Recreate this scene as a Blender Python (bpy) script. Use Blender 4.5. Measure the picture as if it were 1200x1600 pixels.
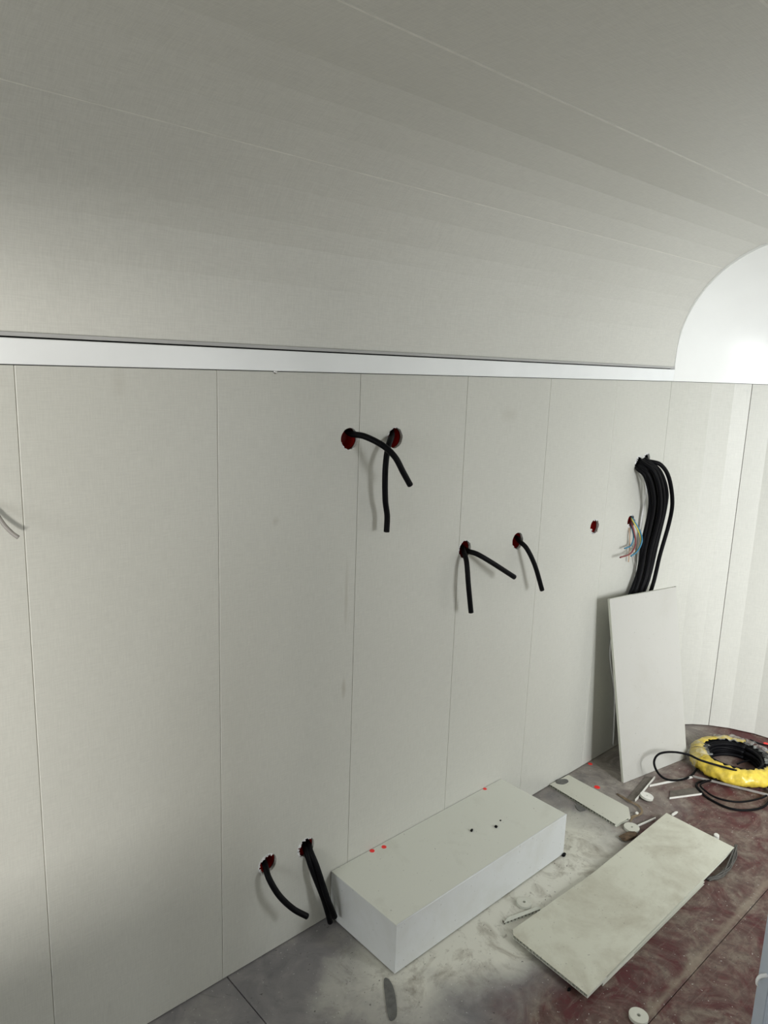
import bpy, bmesh, math, random
from mathutils import Vector, Matrix, noise

# ------------------------------------------------------------------ clean
for o in list(bpy.data.objects):
    bpy.data.objects.remove(o, do_unlink=True)
S = bpy.context.scene
C = S.collection
random.seed(7)

# ------------------------------------------------------------------ camera
cam_d = bpy.data.cameras.new('camera')
cam = bpy.data.objects.new('camera', cam_d)
C.objects.link(cam)
cam_d.sensor_fit = 'AUTO'
cam_d.sensor_width = 36.0
cam_d.lens = 25.937
cam_d.clip_start = 0.02
cam.matrix_world = Matrix((
    (0.7399975, 0.1053468, -0.6643084, -0.40648),
    (-0.6717511, 0.1656391, -0.7220209, -1.41249),
    (0.0339728, 0.9805436, 0.1933394, 1.52262),
    (0, 0, 0, 1)))
S.camera = cam

# ------------------------------------------------------------------ world, daylight, exposure
W_ = bpy.data.worlds.new('daylight')
S.world = W_
W_.use_nodes = True
bg = W_.node_tree.nodes['Background']
bg.inputs['Color'].default_value = (0.93, 0.97, 1.0, 1)
bg.inputs['Strength'].default_value = 0.3

def area(name, loc, rot, sx, sy, power, col, spread=180):
    d = bpy.data.lights.new(name, 'AREA')
    d.shape = 'RECTANGLE'
    d.size, d.size_y = sx, sy
    d.energy = power
    d.color = col
    d.spread = math.radians(spread)
    o = bpy.data.objects.new(name, d)
    C.objects.link(o)
    o.location = loc
    o.rotation_euler = rot
    return o
HATCH = (1.30, 2.38, 0.60, 1.50)     # serving hatch added out of view in the far-side wall: x0 x1 z0 z1
POOL_OPENING = (-1.75, -1.03, 0.66, 1.32)    # opening added in the same wall, shaped to bound the light pool
WY = -2.08
XREAR = -2.1
def aim(o, p):
    o.rotation_euler = (Vector(p)-o.location).to_track_quat('-Z', 'Y').to_euler()
h = area('hatch_daylight', (1.55, WY-0.40, 1.30), (0, 0, 0), 1.2, 0.9, 56, (0.95, 0.98, 1.0))
aim(h, (2.75, -0.7, 1.05))
b_ = area('end_wall_fill', (1.05, WY-0.60, 1.35), (0, 0, 0), 0.45, 0.8, 27, (0.97, 0.99, 1.0), 110)  # added fill lamp, aimed through the hatch to brighten the end wall
aim(b_, (2.85, -0.5, 0.35))
RWIN = (-1.55, -0.40, 1.05, 1.72)    # window added out of view in the rear wall: y0 y1 z0 z1
r_ = area('rear_window_daylight', (XREAR-0.2, (RWIN[0]+RWIN[1])/2, 1.5), (0, 0, 0), 1.1, 0.7, 29, (0.97, 0.99, 1.0))
aim(r_, (2.8, -0.7, 1.3))
# added lamp beyond the side opening, throws the light pool on the left wall
g = area('wall_pool_lamp', (-2.35, -4.1, 0.92), (0, 0, 0), 0.6, 0.26, 40, (1.0, 0.97, 0.92), 100)
aim(g, (-1.35, WY, 0.90))

S.view_settings.view_transform = 'Standard'
S.view_settings.look = 'None'
S.view_settings.gamma = 1.0
S.view_settings.use_curve_mapping = False
S.view_settings.exposure = -0.06

# ------------------------------------------------------------------ helpers
def wloc(o):
    v = Vector((0, 0, 0))
    while o is not None:
        v += o.location
        o = o.parent
    return v

def obj(name, bm, mat, parent=None, smooth=False):
    """bmesh in world coordinates -> one mesh object"""
    me = bpy.data.meshes.new(name)
    if parent is not None:
        off = wloc(parent)
    else:
        xs = [v.co for v in bm.verts]
        off = Vector(((min(v.x for v in xs)+max(v.x for v in xs))/2, (min(v.y for v in xs)+max(v.y for v in xs))/2, min(v.z for v in xs)))
    bmesh.ops.translate(bm, verts=bm.verts, vec=-off)
    bmesh.ops.recalc_face_normals(bm, faces=bm.faces)
    bm.to_mesh(me)
    bm.free()
    if smooth:
        for p in me.polygons:
            p.use_smooth = True
    me.materials.append(mat)
    o = bpy.data.objects.new(name, me)
    C.objects.link(o)
    if parent is not None:
        o.parent = parent
    else:
        o.location = off
    return o

def thing(name, loc, label, cat, group=None):
    o = bpy.data.objects.new(name, None)
    o.empty_display_size = 0.05
    C.objects.link(o)
    o.location = loc
    return tag(o, label, cat, group)

def tag(o, label, cat, group=None):
    o['label'] = label
    o['category'] = cat
    if group:
        o['group'] = group
    return o

def struct(o):
    o['kind'] = 'structure'
    return o

def box(bm, x0, x1, y0, y1, z0, z1, bev=0.0, seg=1):
    r = bmesh.ops.create_cube(bm, size=1)
    for v in r['verts']:
        v.co = Vector(((x0+x1)/2+v.co.x*(x1-x0), (y0+y1)/2+v.co.y*(y1-y0), (z0+z1)/2+v.co.z*(z1-z0)))
    if bev:
        es = list({e for v in r['verts'] for e in v.link_edges})
        bmesh.ops.bevel(bm, geom=es, offset=bev, segments=seg, affect='EDGES', profile=0.5)
    return bm

def hexa(bm, P, Q):
    """prism between two equal-length point loops"""
    a = [bm.verts.new(p) for p in P]
    b = [bm.verts.new(q) for q in Q]
    n = len(a)
    bm.faces.new(a[::-1])
    bm.faces.new(b)
    for i in range(n):
        bm.faces.new((a[i], a[(i+1) % n], b[(i+1) % n], b[i]))
    return bm

def spline(pts, n=8):
    pts = [Vector(p) for p in pts]
    P = [pts[0]*2-pts[1]] + pts + [pts[-1]*2-pts[-2]]
    out = []
    for i in range(1, len(P)-2):
        p0, p1, p2, p3 = P[i-1], P[i], P[i+1], P[i+2]
        for k in range(n):
            t = k/n
            out.append(0.5*((2*p1)+(p2-p0)*t+(2*p0-5*p1+4*p2-p3)*t*t+(3*p1-p0-3*p2+p3)*t**3))
    out.append(pts[-1])
    return out

def tube(bm, pts, r, seg=12, n=8, cap=True, wob=0.0):
    c = spline(pts, n)
    rad = r if callable(r) else (lambda t: r)
    T = [(c[min(i+1, len(c)-1)]-c[max(i-1, 0)]).normalized() for i in range(len(c))]
    u = T[0].orthogonal().normalized()
    rings = []
    for i, p in enumerate(c):
        t = T[i]
        u = (u-t*u.dot(t)).normalized()
        w = t.cross(u)
        rr = rad(i/(len(c)-1))
        if wob:
            rr *= 1+wob*noise.noise(p*40)
        rings.append([bm.verts.new(p+(u*math.cos(2*math.pi*k/seg)+w*math.sin(2*math.pi*k/seg))*rr) for k in range(seg)])
    for a, b in zip(rings, rings[1:]):
        for k in range(seg):
            bm.faces.new((a[k], a[(k+1) % seg], b[(k+1) % seg], b[k]))
    if cap:
        bm.faces.new(rings[0][::-1])
        bm.faces.new(rings[-1])
    return bm

def ribbon(bm, plan, z0, z1, th, along='z'):
    """sheet of thickness th whose section is the polyline `plan`; th goes to the left of travel"""
    n = len(plan)
    P = [Vector((p[0], p[1])) for p in plan]
    N = []
    for i in range(n):
        d = (P[min(i+1, n-1)]-P[max(i-1, 0)]).normalized()
        N.append(Vector((-d.y, d.x)))
    Q = [P[i]+N[i]*th for i in range(n)]
    def mk(p, z):
        return bm.verts.new((p.x, p.y, z)) if along == 'z' else bm.verts.new((z, p.x, p.y))
    a = [mk(p, z0) for p in P]; b = [mk(p, z1) for p in P]
    c = [mk(p, z0) for p in Q]; d = [mk(p, z1) for p in Q]
    for i in range(n-1):
        bm.faces.new((a[i], a[i+1], b[i+1], b[i]))
        bm.faces.new((c[i], d[i], d[i+1], c[i+1]))
        bm.faces.new((a[i], c[i], c[i+1], a[i+1]))
        bm.faces.new((b[i], b[i+1], d[i+1], d[i]))
    bm.faces.new((a[0], b[0], d[0], c[0]))
    bm.faces.new((a[-1], c[-1], d[-1], b[-1]))
    return bm

def poly_prism(bm, pts, z0, z1):
    return hexa(bm, [(p[0], p[1], z0) for p in pts], [(p[0], p[1], z1) for p in pts])

def jit(p, z, rnd, s=0.007):
    return (p[0]+rnd.uniform(-s, s), p[1]+rnd.uniform(-s, s), z)

# ------------------------------------------------------------------ materials
def new_mat(name):
    m = bpy.data.materials.new(name)
    m.use_nodes = True
    nt = m.node_tree
    b = nt.nodes['Principled BSDF']
    return m, nt, b

def N(nt, typ, **kw):
    n = nt.nodes.new(typ)
    for k, v in kw.items():
        if k.startswith('i_'):
            n.inputs[k[2:].replace('_', ' ')].default_value = v
        else:
            setattr(n, k, v)
    return n

def ramp(nt, fac, stops, interp='LINEAR'):
    r = nt.nodes.new('ShaderNodeValToRGB')
    r.color_ramp.interpolation = interp
    el = r.color_ramp.elements
    while len(el) < len(stops):
        el.new(0.5)
    for e, (p, c) in zip(el, stops):
        e.position = p
        e.color = (c, c, c, 1) if isinstance(c, (int, float)) else (*c, 1)
    nt.links.new(fac, r.inputs[0])
    return r.outputs[0]

def mix(nt, fac, a, b, blend='MIX'):
    m = nt.nodes.new('ShaderNodeMix')
    m.data_type = 'RGBA'
    m.blend_type = blend
    for s, v in ((m.inputs[0], fac), (m.inputs[6], a), (m.inputs[7], b)):
        if hasattr(v, 'is_linked') or hasattr(v, 'links'):
            nt.links.new(v, s)
        elif isinstance(v, (int, float)):
            s.default_value = v
        else:
            s.default_value = (*v, 1)
    return m.outputs[2]

def math_n(nt, op, a, b=None, clamp=False):
    m = nt.nodes.new('ShaderNodeMath')
    m.operation = op
    m.use_clamp = clamp
    for s, v in zip(m.inputs, (a, b)):
        if v is None:
            continue
        if isinstance(v, (int, float)):
            s.default_value = v
        else:
            nt.links.new(v, s)
    return m.outputs[0]

def geo_pos(nt):
    return nt.nodes.new('ShaderNodeNewGeometry').outputs['Position']

def noise_t(nt, vec, scale, detail=4, rough=0.55, mp=None, dist=0.0):
    if mp is not None:
        k = N(nt, 'ShaderNodeMapping')
        k.inputs['Scale'].default_value = mp
        nt.links.new(vec, k.inputs[0])
        vec = k.outputs[0]
    n = N(nt, 'ShaderNodeTexNoise')
    n.inputs['Scale'].default_value = scale
    n.inputs['Detail'].default_value = detail
    n.inputs['Roughness'].default_value = rough
    n.inputs['Distortion'].default_value = dist
    nt.links.new(vec, n.inputs['Vector'])
    return n.outputs['Fac']

def plain(name, col, rough=0.5, metal=0.0, bump=0.0, bscale=200, var=0.0, vscale=8, coat=0.0):
    m, nt, b = new_mat(name)
    b.inputs['Base Color'].default_value = (*col, 1)
    b.inputs['Roughness'].default_value = rough
    b.inputs['Metallic'].default_value = metal
    if coat:
        b.inputs['Coat Weight'].default_value = coat
    pos = geo_pos(nt)
    if var:
        f = ramp(nt, noise_t(nt, pos, vscale, 5), [(0.35, 1-var), (0.65, 1.0)])
        nt.links.new(mix(nt, 1.0, col, f, 'MULTIPLY'), b.inputs['Base Color'])
    if bump:
        bp = N(nt, 'ShaderNodeBump')
        bp.inputs['Strength'].default_value = bump
        bp.inputs['Distance'].default_value = 0.001
        nt.links.new(noise_t(nt, pos, bscale, 3), bp.inputs['Height'])
        nt.links.new(bp.outputs[0], b.inputs['Normal'])
    return m

def linen(name, col, ceiling=False, stains=()):
    """woven-look vinyl facing: fine crossed threads plus faint grime"""
    m, nt, b = new_mat(name)
    pos = geo_pos(nt)
    if ceiling:
        h = noise_t(nt, pos, 1, 3, 0.6, (30, 480, 480))
        v = noise_t(nt, pos, 1, 3, 0.6, (480, 40, 40))
    else:
        h = noise_t(nt, pos, 1, 3, 0.6, (30, 30, 480))
        v = noise_t(nt, pos, 1, 3, 0.6, (480, 480, 30))
    w = math_n(nt, 'ADD', h, v)
    tone = ramp(nt, math_n(nt, 'MULTIPLY', w, 0.5), [(0.34, 0.87), (0.66, 1.0)])
    big = ramp(nt, noise_t(nt, pos, 2.2, 4, 0.6), [(0.3, 0.965), (0.7, 1.0)])
    sm = noise_t(nt, pos, 1, 4, 0.6, (14, 14, 3) if not ceiling else (5, 14, 14))
    smudge = ramp(nt, sm, [(0.70, 1.0), (0.82, 0.88)])
    c = mix(nt, 1.0, col, tone, 'MULTIPLY')
    c = mix(nt, 1.0, c, big, 'MULTIPLY')
    c = mix(nt, 1.0, c, smudge, 'MULTIPLY')
    for sx, sz, rx, rz, amt, tint in stains:
        sp_ = N(nt, 'ShaderNodeSeparateXYZ')
        nt.links.new(pos, sp_.inputs[0])
        ax = math_n(nt, 'DIVIDE', math_n(nt, 'SUBTRACT', sp_.outputs[0], sx), rx)
        az = math_n(nt, 'DIVIDE', math_n(nt, 'SUBTRACT', sp_.outputs[2], sz), rz)
        rr_ = math_n(nt, 'SQRT', math_n(nt, 'ADD', math_n(nt, 'MULTIPLY', ax, ax), math_n(nt, 'MULTIPLY', az, az)))
        rr_ = math_n(nt, 'ADD', rr_, math_n(nt, 'MULTIPLY', math_n(nt, 'SUBTRACT', noise_t(nt, pos, 30, 4, 0.6), 0.5), 1.2))
        c = mix(nt, ramp(nt, rr_, [(0.15, amt), (1.0, 0.0)]), c, tint)
    nt.links.new(c, b.inputs['Base Color'])
    b.inputs['Roughness'].default_value = 0.42
    b.inputs['Specular IOR Level'].default_value = 0.4
    bp = N(nt, 'ShaderNodeBump')
    bp.inputs['Strength'].default_value = 0.22
    bp.inputs['Distance'].default_value = 0.0006
    nt.links.new(w, bp.inputs['Height'])
    nt.links.new(bp.outputs[0], b.inputs['Normal'])
    return m

# scuffs and rub marks on the wall: x, z, half-width, half-height, strength, colour
STAINS = ((0.769, 0.680, 0.009, 0.035, 0.45, (0.30, 0.27, 0.20)), (0.770, 0.937, 0.007, 0.120, 0.30, (0.30, 0.27, 0.20)), (1.394, 1.392, 0.050, 0.030, 0.16, (0.30, 0.27, 0.20)), (0.549, 1.159, 0.012, 0.012, 0.25, (0.30, 0.27, 0.20)), (0.186, 1.472, 0.020, 0.040, 0.16, (0.30, 0.27, 0.20)))
M_wall = linen('linen_vinyl_wall', (0.62, 0.618, 0.564), False, STAINS)
M_ceil = linen('linen_vinyl_ceiling', (0.69, 0.685, 0.632), True)
M_back = plain('dark_cavity_board', (0.10, 0.095, 0.09), 0.9, bump=0.3)
M_white = plain('white_coated_trim', (0.90, 0.92, 0.92), 0.3, var=0.05, vscale=5)
M_gel = plain('white_gelcoat', (0.89, 0.90, 0.88), 0.38, var=0.04, vscale=3)
M_lip = plain('grey_channel', (0.46, 0.46, 0.45), 0.5, var=0.1)
M_pvc = plain('pvc_edge', (0.63, 0.64, 0.56), 0.5, var=0.08, vscale=20)
M_pvcw = plain('white_pvc', (0.78, 0.77, 0.71), 0.45, var=0.12, vscale=30)
M_strip = plain('dirty_strip_face', (0.14, 0.122, 0.10), 0.7, var=0.35, vscale=40)
M_black = plain('black_rubber_sheath', (0.004, 0.004, 0.005), 0.5, bump=0.1, bscale=300)
M_black.node_tree.nodes['Principled BSDF'].inputs['Specular IOR Level'].default_value = 0.09
M_core = plain('cut_core', (0.55, 0.50, 0.44), 0.5, var=0.3, vscale=400)
M_red = plain('red_plastic', (0.45, 0.013, 0.009), 0.45, var=0.4, vscale=30)
M_foil = plain('torn_foil_edge', (0.80, 0.80, 0.79), 0.4, metal=0.0, bump=0.5, bscale=400, var=0.4, vscale=150)
M_dot = plain('red_dot_colour', (0.95, 0.035, 0.03), 0.4, bump=0.05)  # saturated red of the small flat dots
M_yellow = plain('yellow_wrap', (0.80, 0.60, 0.075), 0.32, bump=0.9, bscale=70, var=0.42, vscale=30)
M_alu = plain('blue_grey_metal', (0.50, 0.56, 0.64), 0.4, var=0.1)
M_screw = plain('zinc_screw', (0.7, 0.7, 0.68), 0.25, metal=1.0, var=0.1)
M_brown = plain('brown_wood', (0.12, 0.075, 0.04), 0.8, bump=0.6, bscale=150, var=0.6, vscale=60)
M_greypatch = plain('grey_foam', (0.15, 0.15, 0.14), 0.85, bump=0.4, bscale=250, var=0.3, vscale=60)
M_greywire = plain('grey_wire', (0.10, 0.095, 0.085), 0.5, var=0.3, vscale=60)
M_twine = plain('beige_wire', (0.30, 0.22, 0.13), 0.7, var=0.4, vscale=60)
def wire(n, c): return plain('wire_'+n, c, 0.4, var=0.1, vscale=90)
M_wblue = wire('blue', (0.04, 0.20, 0.32)); M_wbrown = wire('brown', (0.22, 0.05, 0.05))
M_wyel = wire('yellow', (0.62, 0.52, 0.10)); M_wwhite = wire('white', (0.75, 0.75, 0.74)); M_wbeige = wire('beige', (0.5, 0.36, 0.26))
M_wgrey = wire('pale_grey', (0.30, 0.28, 0.26))

# dusty offcut faces: vinyl with brown foot smears
def dusty(name, col, smear, amt, scale, lo=0.45, hi=0.75):
    m, nt, b = new_mat(name)
    pos = geo_pos(nt)
    n1 = noise_t(nt, pos, scale, 7, 0.62, None, 0.6)
    n2 = noise_t(nt, pos, scale*4, 6, 0.7)
    f = ramp(nt, math_n(nt, 'MULTIPLY', math_n(nt, 'ADD', n1, math_n(nt, 'MULTIPLY', n2, 0.35)), 0.76), [(lo, 0.0), (hi, amt)])
    sp = ramp(nt, noise_t(nt, pos, 130, 2, 0.5), [(0.70, 0.0), (0.76, 0.45)])
    c = mix(nt, f, col, smear)
    c = mix(nt, sp, c, tuple(x*0.45 for x in smear))
    nt.links.new(c, b.inputs['Base Color'])
    b.inputs['Roughness'].default_value = 0.55
    bp = N(nt, 'ShaderNodeBump')
    bp.inputs['Strength'].default_value = 0.15
    bp.inputs['Distance'].default_value = 0.0006
    nt.links.new(noise_t(nt, pos, 400, 3), bp.inputs['Height'])
    nt.links.new(bp.outputs[0], b.inputs['Normal'])
    return m
M_board = dusty('dusty_offcut', (0.62, 0.62, 0.52), (0.28, 0.235, 0.16), 0.75, 5.5, 0.47, 0.8)
M_board2 = dusty('offcut_light', (0.60, 0.60, 0.52), (0.36, 0.33, 0.26), 0.6, 4, 0.55, 0.8)
M_lean = dusty('leaning_offcut', (0.50, 0.495, 0.46), (0.36, 0.34, 0.28), 0.35, 3, 0.5, 0.8)
M_cover = dusty('white_sheet_metal', (0.70, 0.72, 0.72), (0.52, 0.52, 0.45), 0.55, 5, 0.45, 0.8)
M_covertop = dusty('white_sheet_metal_dusty', (0.68, 0.69, 0.62), (0.36, 0.34, 0.27), 0.35, 9, 0.56, 0.85)

# floor: maroon sheet under grey-beige plaster dust
def floor_mat():
    m, nt, b = new_mat('dusty_floor')
    pos = geo_pos(nt)
    sep = N(nt, 'ShaderNodeSeparateXYZ')
    nt.links.new(pos, sep.inputs[0])
    X, Y = sep.outputs[0], sep.outputs[1]
    nb = noise_t(nt, pos, 3.0, 6, 0.6)
    nm = noise_t(nt, pos, 9.0, 7, 0.65, None, 0.8)
    nf = noise_t(nt, pos, 38.0, 6, 0.7, None, 0.6)
    streak = noise_t(nt, pos, 1.0, 5, 0.65, (14, 55, 1), 1.2)
    # where the bare maroon begins: y below about -0.42
    yb = math_n(nt, 'ADD', math_n(nt, 'MULTIPLY', Y, -1.0), math_n(nt, 'MULTIPLY', math_n(nt, 'SUBTRACT', nb, 0.5), 0.55))
    yb = math_n(nt, 'ADD', yb, math_n(nt, 'MULTIPLY', math_n(nt, 'SUBTRACT', X, 1.35), 0.20))
    mar = ramp(nt, yb, [(0.37, 0.0), (0.55, 1.0)])
    # white plaster dust in front of the cover
    dx = math_n(nt, 'DIVIDE', math_n(nt, 'SUBTRACT', X, 1.17), 0.70)
    dy = math_n(nt, 'DIVIDE', math_n(nt, 'ADD', Y, 0.27), 0.24)
    rr = math_n(nt, 'SQRT', math_n(nt, 'ADD', math_n(nt, 'MULTIPLY', dx, dx), math_n(nt, 'MULTIPLY', dy, dy)))
    rr = math_n(nt, 'ADD', rr, math_n(nt, 'MULTIPLY', math_n(nt, 'SUBTRACT', nb, 0.5), 1.1))
    white = ramp(nt, rr, [(0.55, 1.0), (1.15, 0.0)])
    nd = noise_t(nt, pos, 6.5, 8, 0.68, None, 1.4)
    sc1 = noise_t(nt, pos, 1.0, 5, 0.7, (9, 90, 1), 0.8)
    rot = N(nt, 'ShaderNodeVectorRotate')
    rot.inputs['Angle'].default_value = 0.9
    nt.links.new(pos, rot.inputs['Vector'])
    sc2 = noise_t(nt, rot.outputs[0], 1.0, 5, 0.7, (11, 100, 1), 0.8)
    grey = ramp(nt, nm, [(0.30, (0.165, 0.16, 0.165)), (0.55, (0.23, 0.22, 0.22)), (0.75, (0.33, 0.315, 0.29))])
    grey = mix(nt, ramp(nt, sc2, [(0.60, 0.0), (0.70, 0.45)]), grey, (0.11, 0.105, 0.11))
    # far floor towards the end wall carries more beige dust
    far = ramp(nt, math_n(nt, 'MULTIPLY', math_n(nt, 'ADD', X, math_n(nt, 'MULTIPLY', math_n(nt, 'SUBTRACT', nm, 0.5), 0.8)), 0.4), [(0.62, 0.0), (0.80, 0.8)])
    grey = mix(nt, far, grey, mix(nt, ramp(nt, nd, [(0.40, 0.0), (0.62, 1.0)]), (0.17, 0.145, 0.13), (0.38, 0.345, 0.29)))
    lin = mix(nt, ramp(nt, nd, [(0.39, 0.0), (0.60, 1.0)]), (0.092, 0.022, 0.024), (0.215, 0.175, 0.140))
    lin = mix(nt, ramp(nt, nf, [(0.40, 0.60), (0.60, 0.0)]), lin, (0.065, 0.034, 0.030))
    lin = mix(nt, ramp(nt, sc1, [(0.56, 0.0), (0.74, 0.32)]), lin, (0.33, 0.285, 0.23))
    lin = mix(nt, ramp(nt, sc2, [(0.58, 0.0), (0.76, 0.28)]), lin, (0.28, 0.24, 0.20))
    # beige dust gathered along the sheet joint
    js = math_n(nt, 'ABSOLUTE', math_n(nt, 'ADD', Y, 0.752))
    js = math_n(nt, 'ADD', js, math_n(nt, 'MULTIPLY', math_n(nt, 'SUBTRACT', nm, 0.5), 0.05))
    lin = mix(nt, ramp(nt, js, [(0.0, 0.5), (0.013, 0.0)]), lin, (0.31, 0.265, 0.20))
    dust = mix(nt, ramp(nt, nd, [(0.50, 0.0), (0.68, 0.85)]), (0.66, 0.65, 0.57), (0.30, 0.27, 0.215))
    dust = mix(nt, ramp(nt, nf, [(0.58, 0.0), (0.72, 0.75)]), dust, (0.22, 0.195, 0.15))
    c = mix(nt, mar, grey, lin)
    c = mix(nt, white, c, dust)
    speck = ramp(nt, noise_t(nt, pos, 120, 2, 0.5), [(0.695, 0.0), (0.73, 0.6)])
    c = mix(nt, speck, c, (0.62, 0.61, 0.57))
    dark = ramp(nt, noise_t(nt, pos, 95, 2, 0.5, (1, 1.6, 1), 0.5), [(0.705, 0.0), (0.735, 0.75)])
    c = mix(nt, dark, c, (0.045, 0.04, 0.04))
    nt.links.new(c, b.inputs['Base Color'])
    b.inputs['Roughness'].default_value = 0.62
    b.inputs['Specular IOR Level'].default_value = 0.35
    bp = N(nt, 'ShaderNodeBump')
    bp.inputs['Strength'].default_value = 0.35
    bp.inputs['Distance'].default_value = 0.002
    nt.links.new(nf, bp.inputs['Height'])
    nt.links.new(bp.outputs[0], b.inputs['Normal'])
    return m
M_floor = floor_mat()

def film_mat():
    m, nt, b = new_mat('clear_film')
    out = nt.nodes['Material Output']
    b.inputs['Base Color'].default_value = (0.85, 0.86, 0.84, 1)
    b.inputs['Roughness'].default_value = 0.18
    tr = N(nt, 'ShaderNodeBsdfTransparent')
    tr.inputs[0].default_value = (0.93, 0.93, 0.91, 1)
    ms = N(nt, 'ShaderNodeMixShader')
    nt.links.new(ramp(nt, noise_t(nt, geo_pos(nt), 24, 3, 0.6, None, 1.5), [(0.45, 0.04), (0.75, 0.26)]), ms.inputs[0])
    nt.links.new(tr.outputs[0], ms.inputs[1])
    nt.links.new(b.outputs[0], ms.inputs[2])
    nt.links.new(ms.outputs[0], out.inputs[0])
    return m
M_film = film_mat()

# ================================================================== THE SHELL
XL, XE = -2.0, 2.4           # straight part of the trailer body
CR, CC = 0.447, (2.4, -0.447)  # rounded corner
ZT, ZT2 = 1.5046, 1.5497     # trim band
YR = -2.05                   # opposite wall face
P = 0.4                      # panel pitch

# ---- floor: three butted sheets on a sub-base
bm = bmesh.new(); box(bm, XL-0.1, 3.0, -2.2, 0.12, -0.05, -0.0125)
floor = struct(obj('floor', bm, M_back))
for (x0, x1, y0, y1) in ((XL-0.05, 0.4125, -2.1, 0.058), (0.4150, 2.90, -0.7635, 0.058), (0.4150, 2.90, -2.1, -0.7652)):
    bm = bmesh.new(); box(bm, x0, x1, y0, y1, -0.012, 0.0, 0.0012)
    obj('floor_sheet', bm, M_floor, floor)

# ---- left wall: backing board and 0.4 m panels
bm = bmesh.new(); box(bm, XL-0.1, XE+0.02, 0.06, 0.09, -0.02, 1.62)
wall_left = struct(obj('wall_left', bm, M_back))
HR = 0.0275
HOLES = [(0.768, 1.343), (0.923, 1.340), (1.226, 0.995), (1.483, 0.986), (1.934, 0.978), (2.193, 0.967),
         (2.205, 1.194), (2.262, 1.203), (0.531, 0.266), (0.652, 0.258)]
def hole_pts(hx, hz, n=26, s=0):
    return [(hx+(HR+0.0016*noise.noise((math.cos(a)*3+s, math.sin(a)*3, s)))*math.cos(a),
             hz+(HR+0.0016*noise.noise((math.cos(a)*3+s, math.sin(a)*3, s)))*math.sin(a)) for a in [2*math.pi*k/n for k in range(n)]]
for k in range(-5, 6):
    x0, x1 = k*P+0.0007, (k+1)*P-0.0007
    bm = bmesh.new(); box(bm, x0, x1, 0.0, 0.009, 0.0045, ZT-0.0018)
    es = [e for e in bm.edges if all(v.co.y < 0.001 for v in e.verts) and abs(e.verts[0].co.x-e.verts[1].co.x) < 1e-4]
    bmesh.ops.bevel(bm, geom=es, offset=0.0009, segments=1, affect='EDGES')
    for f in bm.faces:
        f.normal_update()
        if 0.5 < abs(f.normal.x) < 0.9:
            f.material_index = 1
    pan = obj('wall_panel', bm, M_wall, wall_left)
    pan.data.materials.append(M_pvcw)
    for i, (hx, hz) in enumerate(HOLES):
        if x0-HR < hx < x1+HR:
            cb = bmesh.new()
            hp = hole_pts(hx, hz, s=i)
            hexa(cb, [(p[0], -0.02, p[1]) for p in hp], [(p[0], 0.03, p[1]) for p in hp])
            cut = obj('cutter', cb, M_back)
            md = pan.modifiers.new('hole', 'BOOLEAN')
            md.object = cut; md.operation = 'DIFFERENCE'; md.solver = 'EXACT'
            bpy.context.view_layer.update()
            me = bpy.data.meshes.new_from_object(pan.evaluated_get(bpy.context.evaluated_depsgraph_get()))
            pan.modifiers.clear()
            pan.data = me
            bpy.data.objects.remove(cut, do_unlink=True)

for k in range(-4, 7):                    # tongues that close the joints
    bm = bmesh.new(); box(bm, k*P-0.0025, k*P+0.0025, 0.0032, 0.0060, 0.004, ZT-0.004)
    obj('joint_tongue', bm, M_pvc, wall_left)

# ---- rounded end wall, panels creased along their hollow cells
def arc(a, r=CR):
    a = math.radians(a)
    return (CC[0]+r*math.sin(a), CC[1]+r*math.cos(a))
def arcm(a, r=CR):
    x, y = arc(a, r)
    return (x, YR-y)
angs = [0, 15, 30, 42.4, 51.3, 62, 75, 90]
back_plan = [(2.39, 0.06)] + [arc(a, CR+0.06) for a in angs] + [arcm(a, CR+0.06) for a in angs[::-1]] + [(2.39, YR-0.06)]
bm = bmesh.new(); ribbon(bm, back_plan, -0.02, 1.62, 0.03)
wall_end = struct(obj('wall_end', bm, M_back))
def end_panel(plan):
    bm = bmesh.new(); ribbon(bm, plan, 0.0045, ZT-0.0018, 0.009)
    obj('wall_panel', bm, M_wall, wall_end)
xe = CC[0]+CR
end_panel([(2.4005, 0.0)] + [arc(a) for a in (0.4, 15, 30, 42.4, 51.15)])
end_panel([arc(51.45), arc(62), arc(75), arc(90), (xe, -0.5443)])
end_panel([(xe, -0.5457), (xe, -0.9443)])
end_panel([(xe, -0.9457), (xe, -1.3443)])
end_panel([(xe, -1.3457)] + [arcm(a) for a in (90, 75, 62, 51.4)])
end_panel([arcm(a) for a in (51.2, 42.4, 30, 15, 0.4)] + [(2.4005, YR)])

# ---- opposite wall with the added hatch and side opening, rear wall with added window
bm = bmesh.new()
def slab(x0, x1, z0, z1): box(bm, x0, x1, YR-0.06, YR, z0, z1)
slab(XL-0.1, POOL_OPENING[0], -0.02, 1.62); slab(POOL_OPENING[1], HATCH[0], -0.02, 1.62); slab(HATCH[1], XE+0.02, -0.02, 1.62)
slab(POOL_OPENING[0], POOL_OPENING[1], POOL_OPENING[3], 1.62); slab(POOL_OPENING[0], POOL_OPENING[1], -0.02, POOL_OPENING[2])
slab(HATCH[0], HATCH[1], HATCH[3], 1.62); slab(HATCH[0], HATCH[1], -0.02, HATCH[2])
struct(obj('wall_right', bm, M_wall))
bm = bmesh.new()
for (y0, y1, z0, z1) in ((YR-0.06, RWIN[0], -0.02, 2.1), (RWIN[1], 0.09, -0.02, 2.1), (RWIN[0], RWIN[1], -0.02, RWIN[2]), (RWIN[0], RWIN[1], RWIN[3], 2.1)):
    box(bm, XL-0.1, XL-0.01, y0, y1, z0, z1)
struct(obj('wall_rear', bm, M_wall))

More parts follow.
